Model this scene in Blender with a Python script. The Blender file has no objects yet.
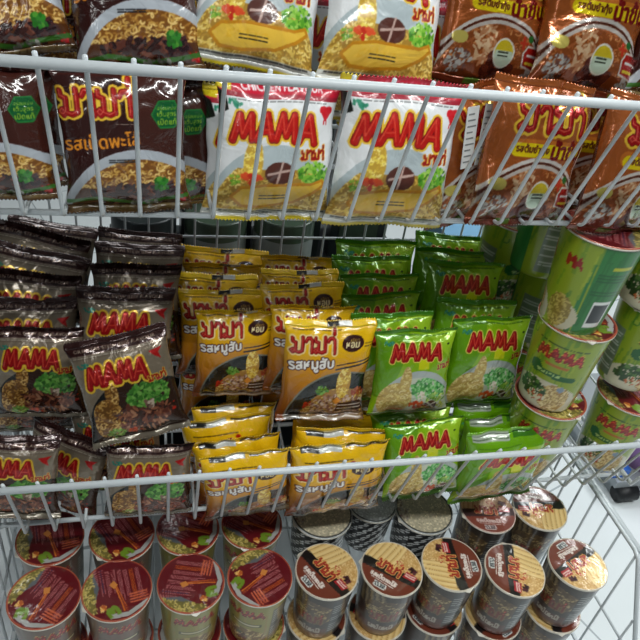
import bpy, math, random
import numpy as np
from mathutils import Matrix, Vector
SC = bpy.context.scene
COL = SC.collection
PI = math.pi

# ------------------------------------------------------------------ camera
F = 660.0
CAM = np.array([0.0, 0.0, 1.45])
RX = np.array([0.97042, -0.20477, 0.12788])
UX = np.array([0.01663, 0.58513, 0.81077])
WX = np.array([0.24085, 0.78466, -0.57123])
cd = bpy.data.cameras.new('camera')
cam = bpy.data.objects.new('camera', cd); COL.objects.link(cam)
cd.sensor_width = 36; cd.lens = 36 * F / 640; cd.clip_start = 0.02
cam.matrix_world = Matrix(((RX[0], UX[0], -WX[0], 0), (RX[1], UX[1], -WX[1], 0),
                           (RX[2], UX[2], -WX[2], 1.45), (0, 0, 0, 1)))
SC.camera = cam

# ------------------------------------------------------------------ world and lights
wd = bpy.data.worlds.new('world'); SC.world = wd; wd.use_nodes = True
bg = wd.node_tree.nodes['Background']
bg.inputs[0].default_value = (0.80, 0.90, 1.0, 1); bg.inputs[1].default_value = 0.22
def area(name, loc, target, sx, sy, power, col=(1, 1, 1)):
    l = bpy.data.lights.new(name, 'AREA'); l.shape = 'RECTANGLE'; l.size = sx; l.size_y = sy
    l.energy = power; l.color = col
    o = bpy.data.objects.new(name, l); COL.objects.link(o); o.location = loc
    o.rotation_euler = (Vector(target) - Vector(loc)).to_track_quat('-Z', 'Y').to_euler()
    return o
area('ceiling_tube_light', (0.4, -0.20, 2.75), (0.4, -0.20, 0), 2.4, 0.14, 39, (0.97, 1, 0.98))
area('ceiling_tube_light', (-1.0, -1.3, 2.75), (-0.6, 0.3, 0.6), 0.14, 2.4, 9, (0.97, 1, 0.98))
area('ceiling_tube_light', (2.2, 1.2, 2.75), (2.2, 1.2, 0), 0.3, 2.4, 52, (0.95, 1, 1))
area('ceiling_tube_light', (0.3, 2.3, 2.75), (0.3, 2.3, 0), 2.4, 0.3, 26, (0.95, 1, 1))
SC.view_settings.view_transform = 'Standard'; SC.view_settings.look = 'None'
SC.view_settings.gamma = 1.0; SC.view_settings.use_curve_mapping = False
SC.view_settings.exposure = 0.1

# ------------------------------------------------------------------ helpers
def ray(px, py): return (RX * (px - 320) + UX * (320 - py) + WX * F) / F
def at_y(px, py, Y):
    d = ray(px, py); return CAM + d * (Y / d[1])
def at_z(px, py, Z):
    d = ray(px, py); return CAM + d * ((Z - 1.45) / d[2])
def proj(P):
    P = np.array(P, float) - CAM; d = P @ WX
    return 320 + F * (P @ RX) / d, 320 - F * (P @ UX) / d
def link(o, parent=None):
    COL.objects.link(o)
    if parent: o.parent = parent
    return o
def tag(o, label=None, cat=None, group=None, kind=None):
    if label: o['label'] = label
    if cat: o['category'] = cat
    if group: o['group'] = group
    if kind: o['kind'] = kind
    return o
def empty(name, loc, label=None, cat=None, group=None):
    o = bpy.data.objects.new(name, None); o.location = loc; o.empty_display_size = 0.02
    link(o); return tag(o, label, cat, group)
def lin(c):
    c = np.asarray(c, float)
    if c.max() > 1.001: c = c / 255.0
    return np.where(c <= 0.04045, c / 12.92, ((c + 0.055) / 1.055) ** 2.4)
def mat(name, col, rough=0.5, metal=0.0, coat=0.0, bump=0.0, bscale=40.0, attr=False, spec=0.5, alpha=1.0, trans=0.0, vary=0.0):
    m = bpy.data.materials.new(name); m.use_nodes = True
    nt = m.node_tree; b = nt.nodes['Principled BSDF']
    b.inputs['Base Color'].default_value = (*lin(col), 1)
    b.inputs['Roughness'].default_value = rough; b.inputs['Metallic'].default_value = metal
    b.inputs['Coat Weight'].default_value = coat; b.inputs['Coat Roughness'].default_value = 0.08
    b.inputs['Specular IOR Level'].default_value = spec
    b.inputs['Alpha'].default_value = alpha; b.inputs['Transmission Weight'].default_value = trans
    tc = nt.nodes.new('ShaderNodeTexCoord')
    if attr:
        a = nt.nodes.new('ShaderNodeAttribute'); a.attribute_name = 'Col'
        nt.links.new(a.outputs['Color'], b.inputs['Base Color'])
    elif vary:
        n = nt.nodes.new('ShaderNodeTexNoise'); n.inputs['Scale'].default_value = bscale
        nt.links.new(tc.outputs['Object'], n.inputs['Vector'])
        r = nt.nodes.new('ShaderNodeMixRGB'); r.blend_type = 'MIX'
        c = lin(col); r.inputs[1].default_value = (*(c * (1 - vary)), 1); r.inputs[2].default_value = (*np.minimum(c * (1 + vary), 1), 1)
        nt.links.new(n.outputs['Fac'], r.inputs[0]); nt.links.new(r.outputs[0], b.inputs['Base Color'])
    if bump:
        n = nt.nodes.new('ShaderNodeTexNoise'); n.inputs['Scale'].default_value = bscale
        n.inputs['Detail'].default_value = 3; n.inputs['Distortion'].default_value = 1.2
        oi = nt.nodes.new('ShaderNodeObjectInfo')
        va = nt.nodes.new('ShaderNodeVectorMath'); va.operation = 'ADD'
        vs = nt.nodes.new('ShaderNodeVectorMath'); vs.operation = 'SCALE'; vs.inputs['Scale'].default_value = 7.0
        nt.links.new(oi.outputs['Random'], vs.inputs[0])
        nt.links.new(tc.outputs['Object'], va.inputs[0]); nt.links.new(vs.outputs[0], va.inputs[1])
        nt.links.new(va.outputs[0], n.inputs['Vector'])
        bp = nt.nodes.new('ShaderNodeBump'); bp.inputs['Strength'].default_value = bump; bp.inputs['Distance'].default_value = 0.004
        nt.links.new(n.outputs['Fac'], bp.inputs['Height']); nt.links.new(bp.outputs[0], b.inputs['Normal'])
        nt.links.new(bp.outputs[0], b.inputs['Coat Normal'])
    return m
class MB:
    def __init__(s): s.v = []; s.f = []
    def box(s, a, b):
        n = len(s.v)
        for x in (a[0], b[0]):
            for y in (a[1], b[1]):
                for z in (a[2], b[2]): s.v.append((x, y, z))
        for q in ((0, 1, 3, 2), (4, 6, 7, 5), (0, 4, 5, 1), (2, 3, 7, 6), (0, 2, 6, 4), (1, 5, 7, 3)):
            s.f.append(tuple(n + i for i in q))
        return s
    def tube(s, pts, r, k=8, cap=True):
        P = [Vector(p) for p in pts]; n0 = len(s.v); N = len(P)
        prev = None
        for i, p in enumerate(P):
            t = (P[min(i + 1, N - 1)] - P[max(i - 1, 0)]).normalized()
            if prev is None:
                a = Vector((1, 0, 0)) if abs(t.x) < 0.8 else Vector((0, 0, 1))
                u = t.cross(a).normalized()
            else: u = (prev - t * prev.dot(t)).normalized()
            prev = u; w = t.cross(u)
            for j in range(k):
                an = 2 * PI * j / k; q = p + (u * math.cos(an) + w * math.sin(an)) * r
                s.v.append(tuple(q))
        for i in range(N - 1):
            for j in range(k):
                a = n0 + i * k + j; b = n0 + i * k + (j + 1) % k
                s.f.append((a, b, b + k, a + k))
        if cap:
            s.f.append(tuple(n0 + j for j in range(k - 1, -1, -1)))
            s.f.append(tuple(n0 + (N - 1) * k + j for j in range(k)))
        return s
    def lathe(s, prof, k=48, cen=(0, 0)):
        n0 = len(s.v); N = len(prof)
        for r, z in prof:
            for j in range(k):
                a = 2 * PI * j / k; s.v.append((cen[0] + r * math.cos(a), cen[1] + r * math.sin(a), z))
        for i in range(N - 1):
            for j in range(k):
                a = n0 + i * k + j; b = n0 + i * k + (j + 1) % k
                s.f.append((a, b, b + k, a + k))
        return s
    def mesh(s, name, m, smooth=True):
        me = bpy.data.meshes.new(name); me.from_pydata(s.v, [], s.f); me.update()
        if smooth: me.polygons.foreach_set('use_smooth', [True] * len(me.polygons))
        me.materials.append(m); return me
    def build(s, name, m, parent=None, smooth=True):
        return link(bpy.data.objects.new(name, s.mesh(name, m, smooth)), parent)
def grid_mesh(name, V, faces, C, m):
    """V (n,3), C (n,3) linear colours"""
    me = bpy.data.meshes.new(name); me.from_pydata([tuple(p) for p in V], [], faces)
    at = me.color_attributes.new('Col', 'FLOAT_COLOR', 'POINT')
    cc = np.ones((len(V), 4), np.float32); cc[:, :3] = C
    at.data.foreach_set('color', cc.ravel())
    me.polygons.foreach_set('use_smooth', [True] * len(me.polygons)); me.update()
    me.materials.append(m); return me

# ------------------------------------------------------------------ printed artwork (numpy canvas sampled onto mesh vertices)
_gl = {}
def glyph_tris(txt):
    if txt in _gl: return _gl[txt]
    c = bpy.data.curves.new('t', 'FONT'); c.body = txt; c.size = 1; c.resolution_u = 4
    o = bpy.data.objects.new('t', c); COL.objects.link(o)
    dg = bpy.context.evaluated_depsgraph_get(); me = o.evaluated_get(dg).to_mesh()
    me.calc_loop_triangles()
    v = np.array([tuple(p.co)[:2] for p in me.vertices]) if len(me.vertices) else np.zeros((3, 2))
    t = np.array([tuple(x.vertices) for x in me.loop_triangles], int)
    o.to_mesh_clear(); bpy.data.objects.remove(o); bpy.data.curves.remove(c)
    if len(t):
        lo = v.min(0); v = v - lo; sz = v.max(0)
    else: sz = np.array([1, 1])
    _gl[txt] = (v, t, sz); return _gl[txt]
class Cv:
    def __init__(s, w, h, n, col):
        s.w, s.h, s.n = w, h, n; s.W = int(round(w * n)); s.H = int(round(h * n))
        s.a = np.empty((s.H, s.W, 3)); s.a[:] = np.array(col) / 255.0
        s.X, s.Y = np.meshgrid((np.arange(s.W) + .5) / n, (np.arange(s.H) + .5) / n)
        s.rg = np.random.RandomState(5)
    def put(s, m, col, al=1.0):
        m = m.astype(float)[..., None] * al
        s.a = s.a * (1 - m) + np.array(col) / 255.0 * m
    def sub(s, x0, x1, y0, y1):
        i0 = max(0, int(y0 * s.n)); i1 = min(s.H, int(y1 * s.n) + 2); j0 = max(0, int(x0 * s.n)); j1 = min(s.W, int(x1 * s.n) + 2)
        return (slice(i0, max(i0, i1)), slice(j0, max(j0, j1)))
    def ell(s, cx, cy, rx, ry, col, al=1.0, clip=None, rot=0):
        R = max(rx, ry); k = s.sub(cx - R, cx + R, cy - R, cy + R)
        X = s.X[k] - cx; Y = s.Y[k] - cy; c, n = math.cos(rot), math.sin(rot)
        m = ((X * c + Y * n) / rx) ** 2 + ((-X * n + Y * c) / ry) ** 2 < 1
        if clip is not None: m &= clip[k]
        q = m[..., None] * al; s.a[k] = s.a[k] * (1 - q) + np.array(col) / 255.0 * q
    def ellm(s, cx, cy, rx, ry): return ((s.X - cx) / rx) ** 2 + ((s.Y - cy) / ry) ** 2 < 1
    def rect(s, x0, x1, y0, y1, col, al=1.0, clip=None):
        m = (s.X > x0) & (s.X < x1) & (s.Y > y0) & (s.Y < y1)
        if clip is not None: m &= clip
        s.put(m, col, al)
    def seg(s, pts, r, col, al=1.0, clip=None, closed=False):
        pts = [np.array(p, float) for p in pts]
        if closed: pts = pts + [pts[0]]
        xs = [p[0] for p in pts]; ys = [p[1] for p in pts]
        k = s.sub(min(xs) - r, max(xs) + r, min(ys) - r, max(ys) + r)
        X = s.X[k]; Y = s.Y[k]; d = np.full(X.shape, 9.0)
        if X.size == 0: return
        for a, b in zip(pts[:-1], pts[1:]):
            e = b - a; L = max(e @ e, 1e-9); t = np.clip(((X - a[0]) * e[0] + (Y - a[1]) * e[1]) / L, 0, 1)
            d = np.minimum(d, np.hypot(X - a[0] - t * e[0], Y - a[1] - t * e[1]))
        m = d < r
        if clip is not None: m &= clip[k]
        q = m[..., None] * al; s.a[k] = s.a[k] * (1 - q) + np.array(col) / 255.0 * q
    def poly(s, pts, col, al=1.0, clip=None):
        m = np.zeros(s.X.shape, bool); n = len(pts)
        for i in range(n):
            x1, y1 = pts[i]; x2, y2 = pts[(i + 1) % n]
            if y1 == y2: continue
            c = ((y1 > s.Y) != (y2 > s.Y)) & (s.X < (x2 - x1) * (s.Y - y1) / (y2 - y1) + x1); m ^= c
        if clip is not None: m &= clip
        s.put(m, col, al)
    def text(s, txt, cx, cy, w, h, col, out=None, ow=0.0, bold=0.0, rot=0.0, shear=0.0, clip=None):
        v, t, sz = glyph_tris(txt)
        if not len(t): return
        if h is None: h = w * sz[1] / sz[0]
        p = (v / sz - 0.5) * [w, h]; p = np.stack([p[:, 0] + shear * p[:, 1], p[:, 1]], 1)
        c, n = math.cos(rot), math.sin(rot); p = np.stack([p[:, 0] * c - p[:, 1] * n, p[:, 0] * n + p[:, 1] * c], 1) + [cx, cy]
        pad = ow + bold + .01
        k = s.sub(p[:, 0].min() - pad, p[:, 0].max() + pad, p[:, 1].min() - pad, p[:, 1].max() + pad)
        X = s.X[k]; Y = s.Y[k]; M = np.zeros(X.shape, bool)
        if X.size == 0: return
        x0, y0 = X[0, 0], Y[0, 0]
        for tr in t:
            A, B, C = p[tr]
            j0 = max(0, int((min(A[0], B[0], C[0]) - x0) * s.n)); j1 = int((max(A[0], B[0], C[0]) - x0) * s.n) + 2
            i0 = max(0, int((min(A[1], B[1], C[1]) - y0) * s.n)); i1 = int((max(A[1], B[1], C[1]) - y0) * s.n) + 2
            xx = X[i0:i1, j0:j1]; yy = Y[i0:i1, j0:j1]
            if xx.size == 0: continue
            f = lambda P, Q: (Q[0] - P[0]) * (yy - P[1]) - (Q[1] - P[1]) * (xx - P[0])
            a, b, c_ = f(A, B), f(B, C), f(C, A)
            M[i0:i1, j0:j1] |= ((a >= 0) & (b >= 0) & (c_ >= 0)) | ((a <= 0) & (b <= 0) & (c_ <= 0))
        def dil(M, r):
            q = int(round(r * s.n)); R = M.copy()
            for dy in range(-q, q + 1):
                for dx in range(-q, q + 1):
                    if dx * dx + dy * dy <= q * q + .5: R |= np.roll(np.roll(M, dy, 0), dx, 1)
            return R
        Mb = dil(M, bold) if bold else M
        if out is not None: s._p(k, dil(Mb, ow), out, clip)
        s._p(k, Mb, col, clip)
    def _p(s, k, m, col, clip=None):
        if clip is not None: m = m & clip[k]
        q = m[..., None] * 1.0; s.a[k] = s.a[k] * (1 - q) + np.array(col) / 255.0 * q
    def noodles(s, clip, box, n=260, r=0.03, th=0.006, cols=((225, 180, 90), (240, 205, 120), (170, 115, 45), (205, 155, 70)), base=(150, 100, 40)):
        x0, x1, y0, y1 = box
        if base is not None: s.put(clip & (s.X > x0) & (s.X < x1) & (s.Y > y0) & (s.Y < y1), base)
        for i in range(n):
            cx = s.rg.uniform(x0, x1); cy = s.rg.uniform(y0, y1); a0 = s.rg.uniform(0, 6.28); L = s.rg.uniform(1.5, 4)
            rr = r * s.rg.uniform(.5, 1.2)
            pts = [(cx + rr * math.cos(a0 + L * q / 6), cy + rr * .8 * math.sin(a0 + L * q / 6)) for q in range(7)]
            s.seg(pts, th, cols[s.rg.randint(len(cols))], clip=clip)
    def blobs(s, cx, cy, rx, ry, n, sz, cols, clip=None, flat=.7):
        for i in range(n):
            a = s.rg.uniform(0, 6.28); q = math.sqrt(s.rg.uniform(0, 1)); r = sz * s.rg.uniform(.5, 1.2)
            s.ell(cx + rx * q * math.cos(a), cy + ry * q * math.sin(a), r, r * flat, cols[s.rg.randint(len(cols))], clip=clip, rot=s.rg.uniform(0, 3))
    def lines(s, x0, x1, y0, y1, n, col, th=.0035, rot=0.0, clip=None):
        for i in range(n):
            y = y0 + (y1 - y0) * (i + .5) / n; x = x0
            while x < x1 - .01:
                L = s.rg.uniform(.02, .07); s.seg([(x, y + rot * x), (min(x + L, x1), y + rot * min(x + L, x1))], th, col, clip=clip); x += L + .014
    def barcode(s, cx, cy, w, h, rot=0.0, vert=False):
        c, n = math.cos(rot), math.sin(rot)
        R = lambda x, y: (cx + x * c - y * n, cy + x * n + y * c)
        s.poly([R(-w / 2, -h / 2), R(w / 2, -h / 2), R(w / 2, h / 2), R(-w / 2, h / 2)], (225, 228, 225))
        k = 12
        for i in range(k):
            x = -w * .42 + w * .84 * i / k; t = w / k * (.28 if i % 3 else .42)
            s.poly([R(x, -h * .34), R(x + t * 1.5, -h * .34), R(x + t * 1.5, h * .4), R(x, h * .4)], (30, 35, 40))
    def sample(s, x, y, ss=None):
        """box-filtered lookup at canvas coords"""
        q = max(1, int(round((ss or .0075) * s.n))); a = s.a
        if not hasattr(s, '_b'):
            p = np.pad(a, ((q // 2, q), (q // 2, q), (0, 0)), 'edge'); out = np.zeros_like(a)
            for i in range(q):
                for j in range(q): out += p[i:i + s.H, j:j + s.W]
            s._b = out / (q * q)
        j = np.clip((x * s.n).astype(int), 0, s.W - 1); i = np.clip((y * s.n).astype(int), 0, s.H - 1)
        return s._b[i, j]

RED = (158, 18, 20); YEL = (232, 188, 56)
def mama(c, x, y, w, h, rise=0.0, red=RED, yel=YEL, hi=(215, 70, 50), sh=.16, tk=1.0, oc=1.0):
    """slanted four letter block logo, each letter bold strokes with a yellow edge"""
    L = []
    M_ = [[(0, 0), (.16, 1), (.46, .18), (.70, 1), (.92, 0)]]
    A_ = [[(0, 0), (.38, 1), (.80, 0)], [(.22, .34), (.60, .34)]]
    x0 = 0; tot = .92 + .80 + .92 + .80 + .2 * 3
    for k, (g, wd) in enumerate(((M_, .92), (A_, .80), (M_, .92), (A_, .80))):
        for st in g: L.append([((x0 + px) / tot, py) for px, py in st])
        x0 += wd + .2
    def T(p):
        X = p[0] * w; Yq = p[1] * h; arch = .10 * h * (1 - (2 * p[0] - 1) ** 2)
        return (x + X + sh * Yq, y + Yq + arch + rise * X)
    t = h * .155 * tk
    for st in L: c.seg([T(p) for p in st], t + h * .13 * oc, yel)
    for st in L: c.seg([T(p) for p in st], t + h * .015, (120, 12, 14))
    for st in L: c.seg([T(p) for p in st], t * .86, red)
    for st in L: c.seg([(T(p)[0] - t * .35, T(p)[1] + t * .3) for p in st], t * .18, hi)
def thai_logo(c, cx, cy, w, h, rot=0.0, out=YEL, red=RED, b=None, o=None, clip=None):
    """heavy rounded four letter logo in strokes: two looped letters, two arches, a tick above the last"""
    Mo = [(.02, .86), (.03, .68), (.17, .62), (.17, .16), (.06, .04), (-.03, .14), (.05, .24), (.17, .12), (.34, .06), (.50, .14), (.50, .92)]
    Ar = [(.66, .70), (.74, .86), (.88, .88), (.97, .74), (.98, .04)]
    st = [Mo, Ar, [(x + 1.12, y) for x, y in Mo], [(x + 1.12, y) for x, y in Ar], [(2.06, 1.10), (2.07, 1.30)]]
    cs, sn = math.cos(rot), math.sin(rot)
    def T(p):
        x = (p[0] / 2.12 - .5) * w; y = (p[1] - .5) * h * .86; return (cx + x * cs - y * sn, cy + x * sn + y * cs)
    t = w * .034; g = w * .030
    for q in st: c.seg([T(p) for p in q], t + g + w * .012, out, clip=clip)
    for q in st: c.seg([T(p) for p in q], t + w * .008, tuple(int(k * .6) for k in red), clip=clip)
    for q in st: c.seg([T(p) for p in q], t, red, clip=clip)
    if w > .3:
        for q in st: c.seg([(T(p)[0] - t * .3, T(p)[1] + t * .3) for p in q], t * .18, (215, 90, 70), clip=clip)

def art_beef():
    c = Cv(1, 1.16, 340, (126, 113, 96)); rg = c.rg
    c.rect(0, 1, 1.02, 1.16, (50, 24, 22)); c.rect(0, 1, .975, 1.022, (112, 98, 84))
    c.text('ORIENTAL STEW BEEF FLAVOUR', .48, 1.065, .8, .03, (205, 190, 170))
    c.lines(.05, .95, .985, 1.03, 2, (190, 180, 165), .003)
    c.rect(0, 1, 0, .07, (120, 112, 98)); c.lines(.05, .95, .01, .065, 3, (60, 50, 40), .004)
    bowl = c.ellm(.62, .18, .56, .50) & (c.Y > .06)
    c.put(c.ellm(.60, .16, .60, .56) & (c.Y > .06), (26, 28, 28))
    c.put(bowl, (50, 30, 20))
    c.noodles(c.ellm(.24, .30, .17, .24) | c.ellm(.33, .58, .07, .14), (.05, .45, .07, .72), 240, .028, .007, ((190, 145, 75), (165, 120, 55), (210, 170, 100), (130, 85, 35)), (105, 68, 28))
    c.blobs(.60, .28, .30, .17, 170, .045, ((118, 66, 46), (92, 46, 32), (142, 88, 62), (66, 32, 24), (166, 116, 86)), flat=.35)
    c.blobs(.70, .50, .24, .13, 320, .024, ((58, 116, 38), (84, 146, 52), (42, 92, 30), (116, 170, 76)))
    c.blobs(.70, .40, .05, .05, 14, .03, ((190, 170, 150), (120, 90, 75), (60, 40, 34)))
    c.blobs(.27, .13, .09, .06, 70, .018, ((120, 165, 60), (160, 190, 90), (90, 130, 40)))
    c.blobs(.46, .12, .06, .03, 12, .022, ((178, 50, 26), (200, 74, 34)))
    c.blobs(.92, .30, .03, .04, 6, .018, ((170, 40, 26),))
    mama(c, .13, .68, .60, .19)
    thai_logo(c, .83, .66, .18, .08, .1, b=.006, o=.008)
    c.poly([(.80, .93), (.94, .95), (.90, .90), (.92, .83), (.85, .88)], (176, 26, 26))
    c.blobs(.13, .92, .06, .025, 26, .012, ((40, 120, 105), (60, 140, 120)))
    return c
def art_pork():
    c = Cv(1, 1.16, 340, (236, 186, 16))
    g = np.clip((.72 - c.Y) / .62, 0, 1)
    c.put(np.clip((.92 - c.Y) / .25, 0, 1) * .55, (196, 116, 30)); c.put(g * .9, (112, 52, 22))
    c.rect(0, 1, 1.09, 1.16, (238, 196, 20)); c.lines(.08, .6, 1.065, 1.085, 1, (60, 40, 10), .005)
    c.rect(.45, .72, 1.105, 1.15, (205, 205, 200)); c.rect(.45, .58, 1.105, 1.15, (25, 25, 25))
    c.put(c.ellm(.70, .12, .62, .52), (120, 118, 104)); bowl = c.ellm(.70, .12, .60, .50); c.put(bowl, (24, 27, 25))
    food = c.ellm(.68, .12, .42, .32)
    c.noodles(food, (.25, 1, 0, .45), 120, .03, .006, ((224, 186, 92), (240, 212, 130), (170, 120, 60)), (160, 118, 60))
    c.blobs(.66, .20, .34, .16, 300, .020, ((206, 172, 154), (180, 142, 124), (222, 200, 184), (140, 96, 80), (104, 70, 60)))
    c.noodles(c.ellm(.70, .50, .085, .19), (.6, .8, .3, .72), 120, .022, .007, ((235, 200, 80), (248, 226, 130), (200, 150, 50)), (190, 140, 50))
    c.blobs(.45, .42, .07, .055, 50, .022, ((90, 140, 50), (120, 170, 70), (60, 110, 36)))
    c.blobs(.30, .24, .045, .05, 14, .022, ((180, 40, 24), (150, 26, 18)))
    c.blobs(.90, .38, .08, .05, 40, .018, ((180, 90, 50), (150, 60, 36)))
    c.seg([(.58, .665), (1.0, .745)], .010, (25, 18, 14)); c.seg([(.58, .715), (1.0, .78)], .007, (30, 22, 16))
    c.poly([(.64, .13), (.98, .13), (1.0, .20), (.94, .27), (.68, .25)], (58, 26, 20)); c.lines(.68, .96, .15, .24, 2, (225, 215, 200), .007)
    c.poly([(.60, .28), (.65, .33), (.70, .28), (.65, .23)], (235, 150, 60))
    c.put((c.Y < .10) & (c.X > .1), (90, 70, 58), .5); c.lines(.1, .95, .02, .09, 3, (190, 185, 175), .005)
    thai_logo(c, .30, .93, .48, .21, .02, out=(244, 214, 150))
    c.ell(.74, .95, .125, .085, (56, 24, 22)); c.text('หอม', .74, .935, .15, .055, (240, 225, 170), bold=.004)
    c.text('เจียว', .76, .985, .10, .035, (230, 205, 90))
    c.lines(.88, .98, .90, .96, 2, (90, 60, 20), .005)
    c.text('รสหมูสับ', .29, .71, .50, None, (240, 236, 230), out=(70, 32, 24), ow=.011, bold=.006, rot=.08)
    return c
def art_pork_low():
    c = art_pork(); a = c.a.copy(); n = c.n
    new = np.empty_like(a); new[:] = np.array((236, 186, 16)) / 255
    rows = np.arange(c.H); y = (rows + .5) / n; src = np.clip((y / .86 * n), 0, c.H - 1).astype(int)
    low = y < .86 * 1.05; new[low] = a[src[low]]
    c.a = new
    c.rect(0, 1, 1.095, 1.16, (226, 186, 30)); c.rect(.10, .50, 1.06, 1.115, (196, 200, 196)); c.rect(.10, .28, 1.062, 1.113, (24, 26, 24)); c.lines(.55, .98, 1.08, 1.10, 1, (40, 30, 10), .006)
    c.lines(.12, .62, .95, .97, 1, (60, 44, 10), .006); c.ell(.62, .915, .03, .022, (176, 24, 20))
    return c
def art_veg_low():
    c = art_veg(); a = c.a.copy(); n = c.n
    new = np.empty_like(a); new[:] = np.array((110, 170, 16)) / 255
    rows = np.arange(c.H); y = (rows + .5) / n; src = np.clip((y / .88 * n), 0, c.H - 1).astype(int)
    low = y < .88 * 1.05; new[low] = a[src[low]]
    c.a = new
    c.rect(.05, .45, 1.04, 1.13, (176, 186, 170)); c.lines(.06, .44, 1.05, 1.12, 2, (90, 110, 80), .006); c.rect(.5, 1, 1.05, 1.12, (60, 120, 24)); c.lines(.1, .6, .96, .98, 1, (60, 110, 20), .005)
    return c
def art_veg():
    c = Cv(1, 1.16, 340, (134, 180, 14))
    c.poly([(0, 1.16), (.45, 1.16), (.15, .3), (0, .3)], (100, 156, 16)); c.poly([(.62, 1.1), (1, 1.1), (1, .75)], (158, 200, 40))
    c.rect(.52, .66, .68, .80, (206, 212, 20)); c.rect(0, 1, 1.10, 1.16, (70, 138, 24)); c.lines(.1, .9, 1.06, 1.085, 1, (40, 90, 20), .004)
    c.put(c.ellm(.55, .16, .50, .50), (176, 184, 180)); bowl = c.ellm(.56, .12, .47, .45); c.put(bowl, (198, 202, 180))
    c.noodles((c.ellm(.27, .26, .22, .24) | c.ellm(.38, .52, .07, .20)), (.05, .5, .02, .75), 300, .024, .006, ((226, 206, 130), (238, 222, 160), (196, 166, 90), (214, 190, 110)), (186, 156, 84))
    c.blobs(.70, .42, .24, .16, 340, .022, ((70, 150, 64), (96, 176, 90), (124, 196, 112), (50, 124, 54), (156, 212, 140)), bowl)
    c.blobs(.80, .26, .14, .08, 60, .02, ((150, 190, 70), (200, 214, 120), (110, 160, 60)), bowl)
    c.blobs(.60, .32, .06, .05, 20, .02, ((230, 220, 200), (205, 190, 160)))
    c.blobs(.58, .17, .10, .055, 26, .03, ((210, 80, 36), (226, 104, 50), (190, 60, 30)), flat=.6)
    c.ell(.76, .16, .085, .075, (92, 60, 48)); c.seg([(.70, .12), (.82, .2)], .012, (226, 214, 200)); c.seg([(.71, .21), (.8, .11)], .012, (226, 214, 200))
    c.blobs(.90, .14, .05, .05, 14, .02, ((200, 200, 90), (170, 190, 70)), bowl)
    c.blobs(.68, .08, .09, .03, 24, .016, ((70, 140, 50), (110, 170, 70)), bowl)
    mama(c, .17, .79, .64, .17, yel=(248, 214, 100), oc=.6)
    thai_logo(c, .87, .70, .17, .09, .1, b=.007, o=.006, out=(214, 200, 60))
    c.blobs(.15, 1.0, .07, .022, 26, .012, ((40, 120, 100), (60, 150, 120)))
    c.ell(.90, .97, .018, .012, (30, 60, 20)); c.rect(0, 1, 0, .05, (80, 120, 40))
    return c
def art_chicken():
    c = Cv(1, 1.16, 340, (226, 228, 230))
    c.rect(0, 1, 1.0, 1.16, (196, 26, 52)); c.rect(0, 1, 1.0, 1.035, (160, 34, 52)); c.lines(.1, .9, .975, .998, 1, (60, 60, 60), .003)
    c.poly([(0, 1.16), (.14, 1.16), (.10, 1.04), (0, 1.05)], (220, 196, 30))
    c.poly([(0, 1.05), (.05, 1.02), (.07, .90), (0, .86)], (24, 26, 22))
    c.text('CHICKEN FLAVOUR', .52, 1.085, .66, .05, (240, 236, 236), bold=.003)
    c.put(c.ellm(.50, .16, .53, .50) & (c.Y > .05), (176, 188, 192)); bowl = c.ellm(.50, .14, .50, .43); 
    c.noodles(bowl, (0, 1, .04, .46), 420, .026, .0065, ((230, 196, 96), (244, 218, 130), (190, 146, 54), (216, 176, 76)), (170, 130, 50))
    c.noodles(c.ellm(.29, .52, .08, .19), (.18, .4, .36, .72), 110, .02, .007, ((240, 214, 90), (250, 232, 140), (210, 170, 60)), (200, 160, 60))
    c.blobs(.82, .43, .13, .10, 130, .022, ((90, 160, 40), (130, 190, 60), (60, 124, 30), (160, 206, 90)))
    c.blobs(.28, .38, .09, .035, 20, .024, ((196, 44, 24), (220, 80, 40)))
    c.blobs(.14, .36, .05, .05, 20, .014, ((100, 150, 40), (140, 180, 60)))
    c.ell(.52, .43, .13, .095, (84, 44, 36)); c.seg([(.42, .42), (.63, .46)], .010, (190, 160, 150)); c.seg([(.50, .34), (.54, .52)], .010, (190, 160, 150))
    pts = [(.12, .22), (.20, .30), (.40, .33), (.62, .33), (.80, .34), (.90, .38), (.92, .34), (.82, .26), (.66, .17), (.40, .13), (.22, .14)]
    c.poly(pts, (230, 186, 66)); c.seg(pts, .012, (196, 132, 24), closed=True); c.blobs(.42, .24, .2, .04, 26, .03, ((236, 190, 70), (230, 180, 50)), flat=.4)
    c.lines(.36, .60, .20, .25, 2, (50, 46, 20), .006)
    c.rect(0, 1, .0, .035, (190, 170, 30)); c.rect(0, 1, .035, .10, (204, 206, 200)); c.lines(.05, .95, .075, .095, 1, (60, 60, 60), .006); c.text('NETTO INHALT 55 g', .6, .055, .6, .022, (70, 70, 70))
    mama(c, .10, .68, .70, .19, red=(184, 22, 18), oc=.8)
    thai_logo(c, .80, .59, .20, .10, .05, b=.005, o=.006, out=(240, 180, 70))
    c.ell(.87, .94, .035, .03, (206, 26, 40)); c.ell(.92, .94, .035, .03, (206, 26, 40)); c.poly([(.84, .93), (.955, .93), (.90, .85)], (206, 26, 40)); c.seg([(.885, .86), (.885, .83)], .005, (206, 26, 40)); c.seg([(.91, .86), (.91, .83)], .005, (206, 26, 40))
    c.blobs(.12, .95, .06, .03, 26, .014, ((40, 130, 100), (60, 150, 120)))
    return c
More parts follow.
